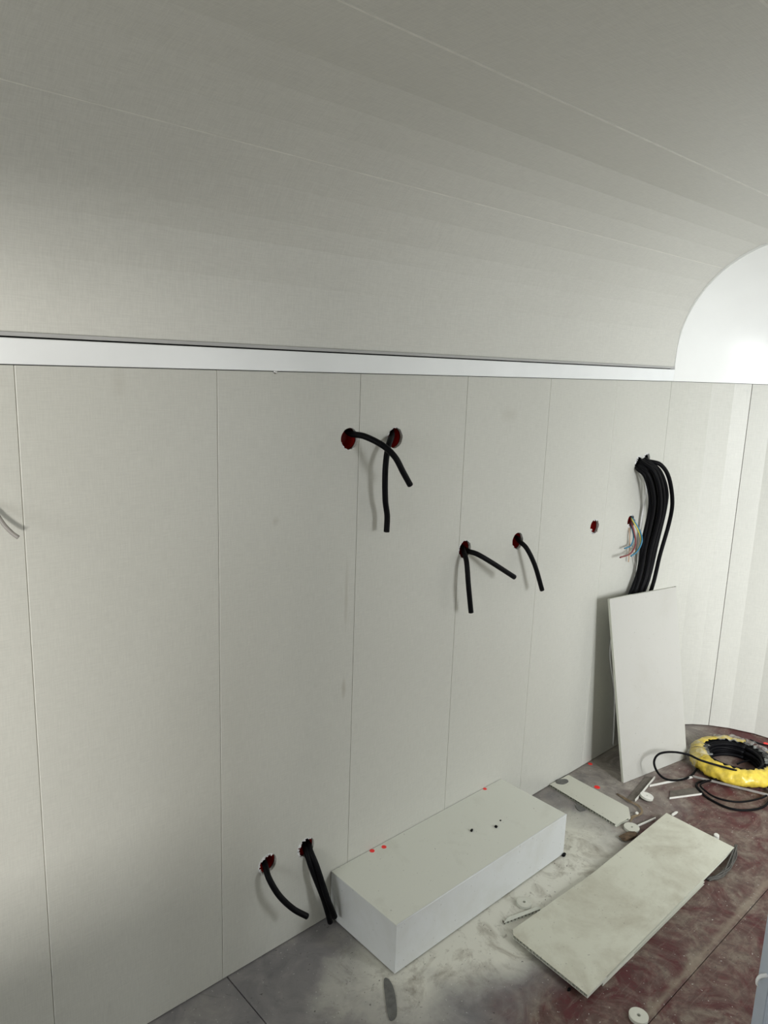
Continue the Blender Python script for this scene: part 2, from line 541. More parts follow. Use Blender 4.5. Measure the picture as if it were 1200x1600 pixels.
# ---- coved ceiling
CRD, CZ, ZC = 0.41, 1.60, 2.01
def cv(t, m=False, g=0.0):
    t = math.radians(t)
    y = -(CRD+g)*(1-0)+ (CRD+g)*math.cos(t)
    if g: y = -CRD + (CRD+g)*math.cos(t)
    z = CZ+(CRD+g)*math.sin(t)
    return (YR-y, z) if m else (y, z)
th = [0, 13, 24.3, 31, 41, 50.6, 60, 70, 83, 90]
prof = [(0.06, 1.50), (0.06, 1.6)] + [cv(t, False, 0.06) for t in th] + [cv(t, True, 0.06) for t in th[::-1]] + [(YR-0.06, 1.6), (YR-0.06, 1.5)]
bm = bmesh.new(); ribbon(bm, prof[::-1], XL-0.1, XE+0.03, 0.03, 'x')
ceiling = struct(obj('ceiling', bm, M_back))
def ceil_panel(pl):
    bm = bmesh.new(); ribbon(bm, pl[::-1], XL-0.02, XE-0.0005, 0.009, 'x')
    bmesh.ops.recalc_face_normals(bm, faces=bm.faces)
    obj('ceiling_panel', bm, M_ceil, ceiling)
ceil_panel([(0.0, ZT2+0.010), cv(13), cv(24.3), cv(31), cv(41), cv(50.5)])
ceil_panel([cv(50.75), cv(60), cv(70), cv(83), (-0.5293, ZC)])
ceil_panel([(-0.5307, ZC), (-0.9353, ZC)])
ceil_panel([(-0.9367, ZC), (-1.3353, ZC)])
ceil_panel([(-1.3367, ZC), (YR+0.5307, ZC)])
ceil_panel([(YR+0.5293, ZC), cv(83, True), cv(70, True), cv(60, True), cv(50.75, True)])
ceil_panel([cv(50.5, True), cv(41, True), cv(31, True), cv(24.3, True), cv(13, True), (YR, ZT2+0.01)])

for (y_, z_), (ny, nz), w in ((cv(50.62), (-math.cos(math.radians(50.62)), -math.sin(math.radians(50.62))), 0.0010), ((-0.53, ZC), (0, -1), 0.0020), ((-0.936, ZC), (0, -1), 0.0024)):
    ty, tz = -nz, ny                       # slim jointing bead between ceiling panels
    q = [(y_+ty*w*a+ny*b, z_+tz*w*a+nz*b) for a, b in ((-1.6, -0.002), (-1, 0.0007), (1, 0.0007), (1.6, -0.002))]
    bm = bmesh.new(); hexa(bm, [(XL, p[0], p[1]) for p in q], [(XE-0.001, p[0], p[1]) for p in q])
    obj('joint_bead', bm, M_pvcw, ceiling)

# ---- moulded white end cap above the end wall
def cap_loop(d, z, ax, ins):
    L = []
    n = 20
    for i in range(n+1):
        a = math.pi/2*i/n
        L.append(Vector((XE+ax*math.sin(a), -d-ins-(CR-ins)*(1-math.cos(a)), z)))
    R_ = [Vector((v.x, YR-v.y, v.z)) for v in L[::-1]]
    mid = [L[-1].lerp(R_[0], k/8) for k in range(1, 8)]
    return L+mid+R_
INS = 0.0065
levels = [(0, ZT, 1.0), (0, ZT2, 1.0), (0, 1.6, 1.0)]
for i in range(1, 21):
    t = math.pi/2*i/20
    levels.append((CRD*(1-math.cos(t)), CZ+CRD*math.sin(t), max(math.cos(t), 0.02)))
bm = bmesh.new()
rows_i, rows_o = [], []
for d, z, k in levels:
    zz = z-INS*min(1, max(0, (z-CZ)/CRD))
    rows_i.append([bm.verts.new(v) for v in cap_loop(d, zz, (CR-INS)*k, INS)])
    rows_o.append([bm.verts.new(v) for v in cap_loop(d, z+0.012*min(1, max(0, (z-CZ)/CRD)), CR*k+0.012, -0.012)])
for rows in (rows_i, rows_o):
    for a, b in zip(rows, rows[1:]):
        for j in range(len(a)-1):
            bm.faces.new((a[j], a[j+1], b[j+1], b[j]))
for j in range(len(rows_i[0])-1):
    bm.faces.new((rows_i[0][j], rows_i[0][j+1], rows_o[0][j+1], rows_o[0][j]))
for a, b, c, d in zip(rows_i, rows_i[1:], rows_o, rows_o[1:]):
    bm.faces.new((a[0], b[0], d[0], c[0]))
    bm.faces.new((a[-1], b[-1], d[-1], c[-1]))
cap = struct(obj('ceiling_end_cap', bm, M_gel, None, True))
cap['label'] = 'glossy white moulded end cap curving up to the ceiling'
try:
    cap.data.set_sharp_from_angle(angle=math.radians(35))
except Exception:
    pass

# ---- white band along the top of the wall and the grey channel above it
bm = bmesh.new(); box(bm, XL, XE, -INS, 0.02, ZT, ZT2, 0.0012)
struct(obj('trim_1', bm, M_white))
bm = bmesh.new(); box(bm, XL, XE-0.004, -0.006, 0.012, ZT2+0.0030, ZT2+0.0105, 0.001)
struct(obj('trim_2', bm, M_lip))
bm = bmesh.new(); box(bm, XL, XE, YR-0.02, YR+INS, ZT, ZT2, 0.0012)
struct(obj('trim_3', bm, M_white))

# ================================================================== WHITE WHEEL-ARCH COVER
t = thing('wheel_arch_cover', (1.11, -0.134, 0), 'long low white sheet-metal cover boxed against the wall on the floor', 'box')
bx0, bx1, by, bz = 0.740, 1.483, -0.267, 0.145
bm = bmesh.new()
box(bm, bx0, bx1, by, -0.001, bz-0.0015, bz, 0.0007)
obj('top_sheet', bm, M_covertop, t)
def sheet(name, P4, nrm, th=0.0015):
    bm = bmesh.new(); n = Vector(nrm)*th
    hexa(bm, P4, [Vector(p)+n for p in P4]); return obj(name, bm, M_cover, t)
front = sheet('front_sheet', [(bx0, by, 0.0045), (bx1, by, 0.0045), (bx1, by, bz-0.0012), (bx0, by, bz-0.0012)], (0, 1, 0))
sheet('end_sheet', [(bx0, by+0.0015, 0.0045), (bx0, -0.002, 0.0045), (bx0, -0.002, bz-0.0012), (bx0, by+0.0015, bz-0.0012)], (1, 0, 0))
sheet('end_sheet', [(bx1, by+0.0015, 0.0045), (bx1, -0.002, 0.0045), (bx1, -0.002, bz-0.0012), (bx1, by+0.0015, bz-0.0012)], (-1, 0, 0))
bm = bmesh.new(); tube(bm, [(bx0+0.001, by+0.0012, bz-0.0014), (1.1, by+0.0012, bz-0.0014), (bx1-0.001, by+0.0012, bz-0.0014)], 0.0022, 8, 3)
obj('folded_edge', bm, M_cover, front, True)

# ================================================================== HOLLOW BOARD OFFCUTS
def clip_line(poly, axis, val):
    hits = []
    n = len(poly)
    for i in range(n):
        a, b = poly[i], poly[(i+1) % n]
        if (a[axis]-val)*(b[axis]-val) < 0:
            s = (val-a[axis])/(b[axis]-a[axis])
            hits.append(a[1-axis]+s*(b[1-axis]-a[1-axis]))
    return (min(hits), max(hits)) if len(hits) >= 2 else None

def hollow_board(name, poly, z, label, mat, th=0.0098, pitch=0.0118, frame=None, group=None):
    """flutes run along x of the local frame; frame = (origin, ex, ey, en) for boards not lying flat"""
    cx = sum(p[0] for p in poly)/len(poly); cy = sum(p[1] for p in poly)/len(poly)
    if frame:
        o, ex, ey, en = frame
        tf = lambda q: o+ex*q[0]+ey*q[1]+en*q[2]
    else:
        tf = lambda q: Vector((q[0], q[1], q[2]+z))
    base = tf((cx, cy, 0)) if not frame else tf((cx, 0, 0))
    t = thing(name, base, label, 'board', group)
    sk = 0.0013
    bm = bmesh.new(); hexa(bm, [tf((x, y, th-sk)) for x, y in poly], [tf((x, y, th)) for x, y in poly])
    obj('face_skin', bm, mat, t)
    bm = bmesh.new(); hexa(bm, [tf((x, y, 0)) for x, y in poly], [tf((x, y, sk)) for x, y in poly])
    obj('back_skin', bm, M_pvc, t)
    bm = bmesh.new()
    y0 = min(p[1] for p in poly); y1 = max(p[1] for p in poly)
    n = max(2, int(round((y1-y0)/pitch)))
    for i in range(n+1):
        yy = y0+0.0012+(y1-y0-0.0024)*i/n
        h = clip_line(poly, 1, yy)
        if h is None: continue
        a, b = h
        w = 0.0007 if 0 < i < n else 0.0012
        q = [(a, yy-w), (b, yy-w), (b, yy+w), (a, yy+w)]
        hexa(bm, [tf((x, y, sk*0.9)) for x, y in q], [tf((x, y, th-sk*0.9)) for x, y in q])
    obj('web_core', bm, M_pvc, t)
    return t

# the lower and upper of the two long offcuts in the middle of the floor
hollow_board('board_offcut', [(1.135, -0.415), (1.120, -0.6335), (1.700, -0.6290), (1.712, -0.420)], 0.0005,
             'board offcut mostly hidden beneath the long dusty one on the floor', M_board2, group=None)
hollow_board('board_offcut', [(1.080, -0.378), (1.064, -0.392), (1.048, -0.634), (1.927, -0.622), (1.936, -0.384), (1.45, -0.392)], 0.0106,
             'long footmarked cream board offcut lying flat on the floor before the white cover', M_board)
# the short offcut at the foot of the wall
hollow_board('board_offcut', [(1.7798, -0.0043, 0.0090)[:2], (1.7496, -0.2993, 0.0090)[:2], (1.8286, -0.3073, 0.0090)[:2], (1.8764, -0.2727, 0.0090)[:2], (1.8921, -0.0102, 0.0090)[:2]], 0.0005,
             'short narrow cream board offcut on the floor between white cover and leaning board', M_board2)
# the leaning one
o = Vector((2.022, -0.162, 0.001)); ex = Vector((0.374, -0.066, 0)); ey_ = Vector((-0.039, 0.110, 0.708))
Lx, Ly = ex.length, ey_.length
ex.normalize(); ey_.normalize(); en = ex.cross(ey_).normalized()
t = hollow_board('board_offcut', [(0, 0), (Lx, 0), (Lx*1.015, Ly*0.995), (0, Ly)], 0,
             'pale board offcut leaning upright against the wall over the cable bundle', M_lean, frame=(o, ex, ey_, en))
for x_ in (-0.0008, Lx+0.0004):              # closed long edges
    bm = bmesh.new(); q = [(x_, 0.001, 0.0), (x_, Ly*0.996, 0.0), (x_, Ly*0.996, 0.0098), (x_, 0.001, 0.0098)]
    if x_ > 0: q = [(u+(0.0056 if v > 0.1 else 0), v, w) for u, v, w in q]
    A = [o+ex*u+ey_*v+en*w for u, v, w in q]
    hexa(bm, A, [p+ex*0.0009 for p in A])
    obj('edge_strip', bm, M_pvc, t)
# thin sliver with open flutes beside the long offcut
a, b = Vector((1.0913, -0.3382, 0.0000)), Vector((1.2174, -0.3727, 0.0000))
d = (b-a); L = d.length; d.normalize(); s_ = Vector((-d.y, d.x, 0))
poly = [(0, 0), (L, 0), (L, 0.012), (0.02, 0.012)]
t = thing('board_sliver', (a+b)/2, 'thin fluted board sliver poking from beneath the long floor offcut', 'board')
bm = bmesh.new()
for zz in (0.0004, 0.0076):
    hexa(bm, [a+d*x+s_*y+Vector((0, 0, zz)) for x, y in poly], [a+d*x+s_*y+Vector((0, 0, zz+0.0014)) for x, y in poly])
obj('skin', bm, M_pvc, t)
bm = bmesh.new()
for i in range(11):
    x = 0.004+(L-0.008)*i/10
    q = [(x-0.0008, 0.0003), (x+0.0008, 0.0003), (x+0.0008, 0.011), (x-0.0008, 0.011)]
    hexa(bm, [a+d*u+s_*v+Vector((0, 0, 0.0016)) for u, v in q], [a+d*u+s_*v+Vector((0, 0, 0.0077)) for u, v in q])
obj('web_core', bm, M_strip, t)

# ================================================================== WALL HOLES: red back boxes and torn rims
HL = ['red-lined hole holding the upper cable that droops right, leftmost of the upper pair',
      'red-lined hole with a cable hanging straight down, right one of the upper pair',
      'dark hole at mid height with two splayed black cables',
      'small red-lined hole with one curved cable, right of the splayed pair',
      'empty red-lined hole in the wall left of the coloured wires',
      'torn hole in the wall feeding the coloured thin wires',
      'torn hole stuffed with the thick black cable bundle',
      'torn hole just right of the bundle hole at its top edge',
      'torn dark hole low on the wall with a single curved cable',
      'torn dark hole low on the wall with two crossing cables']
def ring(bm, c, rads_y, seg=26, s=0):
    rows = []
    for r, y in rads_y:
        rows.append([bm.verts.new((c[0]+r*math.cos(2*math.pi*k/seg), y, c[1]+r*math.sin(2*math.pi*k/seg))) for k in range(seg)])
    for a, b in zip(rows, rows[1:]):
        for k in range(seg):
            bm.faces.new((a[k], a[(k+1) % seg], b[(k+1) % seg], b[k]))
    return rows
for i, (hx, hz) in enumerate(HOLES):
    t = thing('back_box', (hx, 0.03, hz), HL[i], 'wall hole', 'cable holes in the wall')
    bm = bmesh.new()
    ra = 0.0268 if i not in (6, 7) else 0.0255
    prof_ = []
    for k in range(9):                      # corrugated sleeve
        yy = 0.0105+0.038*k/8
        prof_.append((ra+(0.0016 if k % 2 else 0.0), yy))
    if i == 7:                             # overlaps its neighbour: only the back disc
        prof_ = prof_[-2:]
    rows = ring(bm, (hx, hz), prof_)
    bm.faces.new(rows[-1])
    if i in (6, 7):
        pass
    obj('sleeve', bm, M_red if i not in (6, 7) else M_back, t, True)
    # torn foil / chipped facing left round the rim
    bm = bmesh.new()
    rnd = random.Random(30+i)
    seg = 40
    start = rnd.uniform(0, 6.28)
    span = (0.55 if i in (0, 1, 2, 3) else 0.75)
    if i in (6, 7): span, start = 0.35, 0.9
    if i in (8, 9): start, span = 0.9, 0.6
    for k in range(seg):
        if k/seg > span: continue
        a0 = start+2*math.pi*k/seg; a1 = start+2*math.pi*(k+1)/seg
        ri = HR-rnd.uniform(0.0004, 0.0065 if i > 3 else 0.0022)
        ro = HR+rnd.uniform(0.0004, 0.0012)
        y = -rnd.uniform(0.0003, 0.0025 if i < 4 else 0.005)
        pts = [(ro, a0, -0.0004), (ro, a1, -0.0004), (ri, a1, y), (ri, a0, y)]
        P1 = [(hx+r*math.cos(a), yy, hz+r*math.sin(a)) for r, a, yy in pts]
        hexa(bm, P1, [(p[0], p[1]+0.0010, p[2]) for p in P1])
    obj('torn_rim', bm, M_foil, t)

# ================================================================== BLACK CABLES OUT OF THE WALL
def cable(pts, r, label, name='cable', cat='cable', group=None, mat=None, ends=True):
    t = thing(name, Vector(pts[-1]), label, cat, group)
    bm = bmesh.new(); tube(bm, pts, r, 12, 10)
    sheath = obj('sheath', bm, mat or M_black, t, True)
    if ends:
        c = Vector(pts[-1]); d = (c-Vector(pts[-2])).normalized()
        u = d.orthogonal().normalized(); w = d.cross(u)
        for k in range(3):
            a = 2.1*k+0.4
            q = c+(u*math.cos(a)+w*math.sin(a))*r*0.42
            bm = bmesh.new(); tube(bm, [q-d*0.003, q, q+d*0.0016], r*0.24, 8, 2)
            obj('core', bm, M_core, sheath)
    return t
RC = 0.0078
G = 'black cable ends hanging from the wall'
cable([(0.7915, 0.0420, 1.3608), (0.7778, 0.0050, 1.3548), (0.7878, -0.0350, 1.3517), (0.8121, -0.0750, 1.3325), (0.8357, -0.0950, 1.3050), (0.8615, -0.1000, 1.2656), (0.8879, -0.1000, 1.2311)], RC,
      'black cable drooping rightward from the leftmost upper hole', group=G)
cable([(0.9471, 0.0420, 1.3559), (0.9138, 0.0030, 1.3452), (0.8730, -0.0280, 1.3184), (0.8539, -0.0420, 1.2636), (0.8592, -0.0400, 1.1883), (0.8717, -0.0360, 1.1426), (0.8715, -0.0360, 1.1000)], RC,
      'black cable hanging straight down from the right upper hole', group=G)
cable([(1.2616, 0.0420, 0.9917), (1.2240, 0.0030, 0.9892), (1.2030, -0.0300, 0.9661), (1.2002, -0.0450, 0.8977), (1.2132, -0.0500, 0.8133)], RC,
      'black cable hanging down from the mid-height dark hole', group=G)
cable([(1.2679, 0.0420, 0.9868), (1.2432, 0.0020, 0.9866), (1.2504, -0.0300, 0.9824), (1.2944, -0.0550, 0.9534), (1.3798, -0.0750, 0.8997)], RC,
      'black cable pointing right from the mid-height dark hole', group=G)
cable([(1.5268, 0.0420, 0.9916), (1.4927, 0.0020, 0.9846), (1.4903, -0.0320, 0.9664), (1.5170, -0.0500, 0.9089), (1.5549, -0.0580, 0.8223)], RC,
      'black curved cable from the small hole beside the splayed pair', group=G)
cable([(0.5411, 0.0420, 0.2594), (0.5247, 0.0020, 0.2658), (0.5165, -0.0280, 0.2488), (0.5328, -0.0500, 0.2045), (0.5653, -0.0660, 0.1588), (0.5983, -0.0820, 0.1289)], RC,
      'single curved black cable from the lower left hole near the floor', group=G)
cable([(0.6748, 0.0420, 0.2461), (0.6555, 0.0010, 0.2407), (0.6605, -0.0220, 0.1938), (0.6884, -0.0300, 0.1106), (0.7050, -0.0300, 0.0583), (0.7189, -0.0280, 0.0113)], RC,
      'longer of two crossing black cables beside the white cover', group=G)
cable([(0.6877, 0.0420, 0.2501), (0.6668, 0.0020, 0.2446), (0.6684, -0.0280, 0.2088), (0.6896, -0.0480, 0.1171), (0.7147, -0.0520, 0.0452)], RC,
      'shorter of two crossing black cables, nearer the white cover', group=G)

# the thick bundle that drops behind the leaning board
RB = 0.0080
B = [
 ([(2.2584, 0.0400, 1.1950), (2.1841, -0.0060, 1.1778), (2.1900, -0.0400, 1.1499), (2.2300, -0.0480, 1.0713), (2.2513, -0.0400, 0.9926), (2.2439, -0.0300, 0.8768), (2.2437, -0.0240, 0.7587), (2.15, -.022, .55), (2.21, -.03, .25), (2.24, -.035, .02)], 'innermost'),
 ([(2.2673, 0.0400, 1.1995), (2.1897, -0.0100, 1.1853), (2.1910, -0.0520, 1.1539), (2.2278, -0.0620, 1.0737), (2.2534, -0.0520, 0.9944), (2.2515, -0.0380, 0.8645), (2.2387, -0.0360, 0.7493), (2.165, -.036, .55), (2.22, -.055, .25), (2.25, -.07, .02)], 'second'),
 ([(2.2762, 0.0400, 1.2040), (2.1974, -0.0100, 1.1946), (2.2227, -0.0480, 1.1535), (2.2738, -0.0540, 1.0682), (2.2999, -0.0440, 0.9879), (2.2928, -0.0300, 0.8570), (2.2902, -0.0200, 0.7368), (2.18, -.020, .55), (2.24, -.025, .25), (2.27, -.03, .02)], 'third'),
 ([(2.2852, 0.0400, 1.2085), (2.2056, -0.0100, 1.2015), (2.2094, -0.0640, 1.1663), (2.2530, -0.0740, 1.0806), (2.2905, -0.0600, 0.9841), (2.2877, -0.0420, 0.8472), (2.2736, -0.0380, 0.7307), (2.195, -.036, .55), (2.25, -.055, .25), (2.28, -.07, .02)], 'fourth'),
 ([(2.3052, 0.0400, 1.2074), (2.2251, -0.0100, 1.2003), (2.2495, -0.0500, 1.1715), (2.3123, -0.0560, 1.0826), (2.3476, -0.0440, 0.9800), (2.3324, -0.0300, 0.8382), (2.3193, -0.0200, 0.7185), (2.21, -.018, .55), (2.27, -.03, .25), (2.30, -.03, .02)], 'fifth'),
 ([(2.3153, 0.0400, 1.2068), (2.2389, -0.0100, 1.2044), (2.2870, -0.0440, 1.1658), (2.3489, -0.0500, 1.0862), (2.3638, -0.0460, 1.0071), (2.3586, -0.0300, 0.8609), (2.3288, -0.0260, 0.7183), (2.225, -.034, .55), (2.28, -.05, .25), (2.31, -.06, .02)], 'sixth'),
 ([(2.3255, 0.0400, 1.2063), (2.2580, -0.0080, 1.2006), (2.2804, -0.0500, 1.1893), (2.3346, -0.0620, 1.1371), (2.3850, -0.0620, 1.0411), (2.4053, -0.0500, 0.9511), (2.3841, -0.0360, 0.8107), (2.3644, -0.0260, 0.6716), (2.26, -.024, .5), (2.30, -.03, .25), (2.33, -.03, .02)], 'outermost'),
]
for pts, nm in B:
    cable(pts, RB, nm.capitalize().lower()+' thick black cable of the bundle dropping behind the leaning board', 'bundle_cable', 'cable', 'thick cable bundle behind the leaning board', ends=False)
cable([(2.2618, 0.0300, 1.1859), (2.2061, -0.0140, 1.1626), (2.2357, -0.0180, 1.1238), (2.2488, -0.0200, 1.0653), (2.2481, -0.0120, 0.9703), (2.2516, -0.0100, 0.8717), (2.2576, -0.0100, 0.7399), (2.12, -.006, .5), (2.19, -.006, .25), (2.22, -.006, .02)], 0.0033,
      'thin white wire running down left of the black cable bundle', 'white_wire', 'wire', mat=M_wwhite, ends=False)
cable([(2.1965, -0.0100, 0.8793), (2.2277, -0.0100, 0.8181), (2.2526, -0.0080, 0.7588), (2.2643, -0.0080, 0.6985)], 0.0016,
      'very thin pale strand hanging between coloured wires and the bundle', 'thin_strand', 'wire', mat=M_wgrey, ends=False)

# coloured thin wires
for pts, r, m, lb in [
 ([(2.2404, 0.0300, 0.9689), (2.1932, 0.0000, 0.9643), (2.1849, -0.0220, 0.9289), (2.1888, -0.0300, 0.8844), (2.1460, -0.0360, 0.8538), (2.0653, -0.0400, 0.8517)], .0032, M_wbrown, 'dark brown thin wire curling left out of the torn hole'),
 ([(2.2433, 0.0300, 0.9788), (2.1963, -0.0020, 0.9795), (2.2073, -0.0300, 0.9377), (2.2247, -0.0360, 0.8934), (2.1980, -0.0360, 0.8563), (2.1528, -0.0360, 0.8427)], .0032, M_wblue, 'bright blue thin wire, outermost curl of the coloured wires'),
 ([(2.2433, 0.0300, 0.9788), (2.1919, -0.0020, 0.9775), (2.1995, -0.0260, 0.9405), (2.2246, -0.0300, 0.8999), (2.2213, -0.0300, 0.8671), (2.1821, -0.0300, 0.8446)], .0028, M_wyel, 'yellow thin wire just inside the bright blue one'),
 ([(2.2414, 0.0300, 0.9636), (2.1951, 0.0000, 0.9539), (2.1904, -0.0180, 0.9122), (2.1704, -0.0220, 0.8802), (2.1171, -0.0260, 0.8760)], .0028, M_wblue, 'shorter blue thin wire behind the dark brown one'),
 ([(2.2324, 0.0300, 0.9595), (2.1824, 0.0000, 0.9453), (2.1761, -0.0120, 0.8927), (2.1811, -0.0120, 0.8409), (2.1822, -0.0120, 0.8100)], .0026, M_wbeige, 'beige thin wire hanging straight down from the torn hole')]:
    cable(pts, r, lb, 'thin_wire', 'wire', 'thin coloured wires', mat=m, ends=False)
# pale wire poking in at the far left
cable([(-0.0586, 0.0040, 1.2736), (-0.0516, -0.0120, 1.2537), (-0.0425, -0.0300, 1.2293), (-0.0327, -0.0400, 1.2138), (-0.0234, -0.0460, 1.2045)], 0.0038,
      'pale wire end poking out at the left edge of the wall', 'wire_end', 'wire', mat=M_wgrey, ends=False)

# screw under the trim
c = Vector((0.5465, 0.0000, 1.5026))
t = thing('screw', c, 'small bright screw head just below the white trim band', 'screw')
bm = bmesh.new(); rows = ring(bm, (c.x, c.z), [(0.0050, 0.0), (0.0046, -0.0022), (0.0026, -0.0034)], 14); bm.faces.new(rows[-1]); bm.faces.new(rows[0])
head = obj('screw_head', bm, M_screw, t, True)
bm = bmesh.new()
box(bm, c.x-.0028, c.x+.0028, -.0040, -.0030, c.z-.0005, c.z+.0005); box(bm, c.x-.0005, c.x+.0005, -.0040, -.0030, c.z-.0028, c.z+.0028)
obj('cross_slot', bm, M_lip, head)

# ================================================================== RED DOTS
def dot(x, y, z, label, r=0.0065, axis='z'):
    bm = bmesh.new()
    n = 18
    P1 = [(x+r*math.cos(2*math.pi*k/n), y+r*math.sin(2*math.pi*k/n), z+0.0002) for k in range(n)]
    P2 = [(x+r*0.93*math.cos(2*math.pi*k/n), y+r*0.93*math.sin(2*math.pi*k/n), z+0.0009) for k in range(n)]
    hexa(bm, P1, P2)
    tag(obj('red_dot', bm, M_dot), label, 'red dot', 'small red dots')
def dotF(p, label, z=0.0, r=0.0065): dot(p[0], min(p[1], -r-0.001), z, label, r)
dotF((0.9233, -0.0172, 0.1460), 'red dot on the white cover, right one of the close pair', .1452, .0075)
dotF((0.8849, -0.0043, 0.1460), 'red dot on the white cover, left one of the close pair at the wall', .1452, .0075)
dotF((1.3895, -0.0055, 0.1460), 'red dot at the far back edge of the white cover', .1452)
dotF((2.0455, -0.0065, 0.0000), 'red dot on the floor at the wall left of the leaning board', 0, .009)
dotF((1.9186, -0.1202, 0.0000), 'red dot on the floor beside the short narrow offcut', .0, .011)
dotF((2.7871, -0.3985, 0.0000), 'red dot on the floor at the foot of the end wall', 0, .011)

# ================================================================== HOLE-SAW DISCS
def disc(c, rad, label, tilt=(0, 0), mat=None, hole=0.0045, th=0.009, z=0.0):
    t = thing('hole_saw_disc', (c[0], c[1], z), label, 'disc', 'hole-saw plugs on the floor')
    R_ = Matrix.Rotation(tilt[0], 3, 'X') @ Matrix.Rotation(tilt[1], 3, 'Y')
    lift = rad*(abs(math.sin(tilt[0]))+abs(math.sin(tilt[1])))
    def mk(bm, prof_, seg=28):
        rows = []
        for r, zz in prof_:
            rows.append([bm.verts.new(Vector((c[0], c[1], z+lift+0.0005))+R_ @ Vector((r*math.cos(2*math.pi*k/seg), r*math.sin(2*math.pi*k/seg), zz))) for k in range(seg)])
        for a, b in zip(rows, rows[1:]+rows[:1]):
            for k in range(seg):
                bm.faces.new((a[k], a[(k+1) % seg], b[(k+1) % seg], b[k]))
    bm = bmesh.new(); mk(bm, [(hole, th-0.0015), (rad-0.0006, th-0.0015), (rad, th-0.0018), (rad, th-0.0004), (rad-0.0008, th), (hole, th)])
    face = obj('face', bm, mat or M_board2, t)
    bm = bmesh.new(); mk(bm, [(hole, 0.0), (rad*0.985, 0.0), (rad*0.985, th-0.0015), (hole, th-0.0015)])
    obj('core', bm, M_pvc, t)
    bm = bmesh.new()
    mk(bm, [(0.0002, 0.001), (hole*0.98, 0.001), (hole*0.98, 0.0016), (0.0002, 0.0016)], 12)
    obj('hole_shade', bm, M_black, face)  # black disc set in the open hole, standing for its shade
disc((1.7811, -0.3391, 0.0090), .0260, 'hole-saw disc by the brown scrap at the far end of the long offcut')
disc((1.2023, -0.3241, 0.0090), .0220, 'hole-saw disc lying near the front of the white cover')
disc((1.1032, -0.7410, 0.0090), .0230, 'hole-saw disc alone on the maroon floor at the bottom')
disc((1.9924, -0.2790, 0.0060), .0240, 'pale hole-saw disc beside the tilted strip near the leaning board', (0.1, 0.12), M_pvcw, 0.003)

M_greystrip = plain('grey_pvc_strip', (0.34, 0.32, 0.29), 0.55, var=0.25, vscale=40)
# ================================================================== L-PROFILE STRIPS
def strip(a, b, wdir, w, h, label, mat=None):
    """angle profile: flat flange of width w on the floor side wdir, upright flange of height h with a white edge"""
    a, b = Vector(a), Vector(b)
    t = thing('angle_strip', (a+b)/2, label, 'strip', 'offcut plastic angle strips')
    wd = Vector(wdir).normalized()
    up = Vector((0, 0, 1))
    bm = bmesh.new(); hexa(bm, [a, b, b+wd*w, a+wd*w], [p+up*0.0018 for p in (a, b, b+wd*w, a+wd*w)])
    obj('flange', bm, M_strip, t)
    bm = bmesh.new(); k = wd*0.0035
    hexa(bm, [a-k, b-k, b, a], [p+up*h for p in (a-k, b-k, b, a)])
    obj('upright_edge', bm, mat or M_pvcw, t)
    return t
strip((1.9438, -0.2607, 0.0010), (2.1464, -0.2278, 0.0010), (-0.6, 1.0, 0), .030, .008, 'short tilted angle strip standing by the foot of the leaning board')
strip((2.0779, -0.2461, 0.0010), (2.2714, -0.3232, 0.0010), (1.0, .4, 0), .006, .008, 'thin straight strip running from the tilted strip to the cable coil')
strip((2.2616, -0.3245, 0.0080), (2.3536, -0.5747, 0.0120), (.3, 1.0, 0), .006, .008, 'long thin grey strip lying in front of the yellow coil', M_greystrip)
strip((2.0597, -0.3342, 0.0010), (2.1884, -0.4017, 0.0010), (1, .45, 0), .055, .006, 'wide dirty angle strip with a white edge on the maroon floor')
# long white lath poking out beneath the far corner of the long offcut
strip((1.8116, -0.3444, 0.0010), (1.9026, -0.3621, 0.0010), (.7, 1, 0), .010, .006, 'short white lath touching the hole-saw disc near the offcut corner')

# ================================================================== YELLOW-WRAPPED CABLE COIL
cc = Vector((2.470, -0.393, 0.0)); RR, rr = 0.124, 0.038
t = thing('cable_coil', cc, 'coil of black cable wrapped in yellow tape and clear film on the floor', 'cable coil')
def cpt(th_, dr, z): return cc+Vector(((RR+dr)*math.cos(th_), (RR+dr)*math.sin(th_), z))
rnd = random.Random(4)
offs = []
for lay in range(4):
    for k in range(4):
        offs.append((-0.028+0.0145*k+(0.006 if lay % 2 else 0), 0.009+0.0135*lay))
for i, (dr, z) in enumerate(offs):
    bm = bmesh.new(); n = 40
    ph = rnd.uniform(0, 6.28)
    ring_ = [cpt(2*math.pi*k/n, dr+0.002*math.sin(3*2*math.pi*k/n+ph), z+0.0015*math.sin(2*2*math.pi*k/n+ph)) for k in range(n+1)]
    tube(bm, ring_, 0.0072, 8, 1, True)
    obj('winding', bm, M_black, t, True)
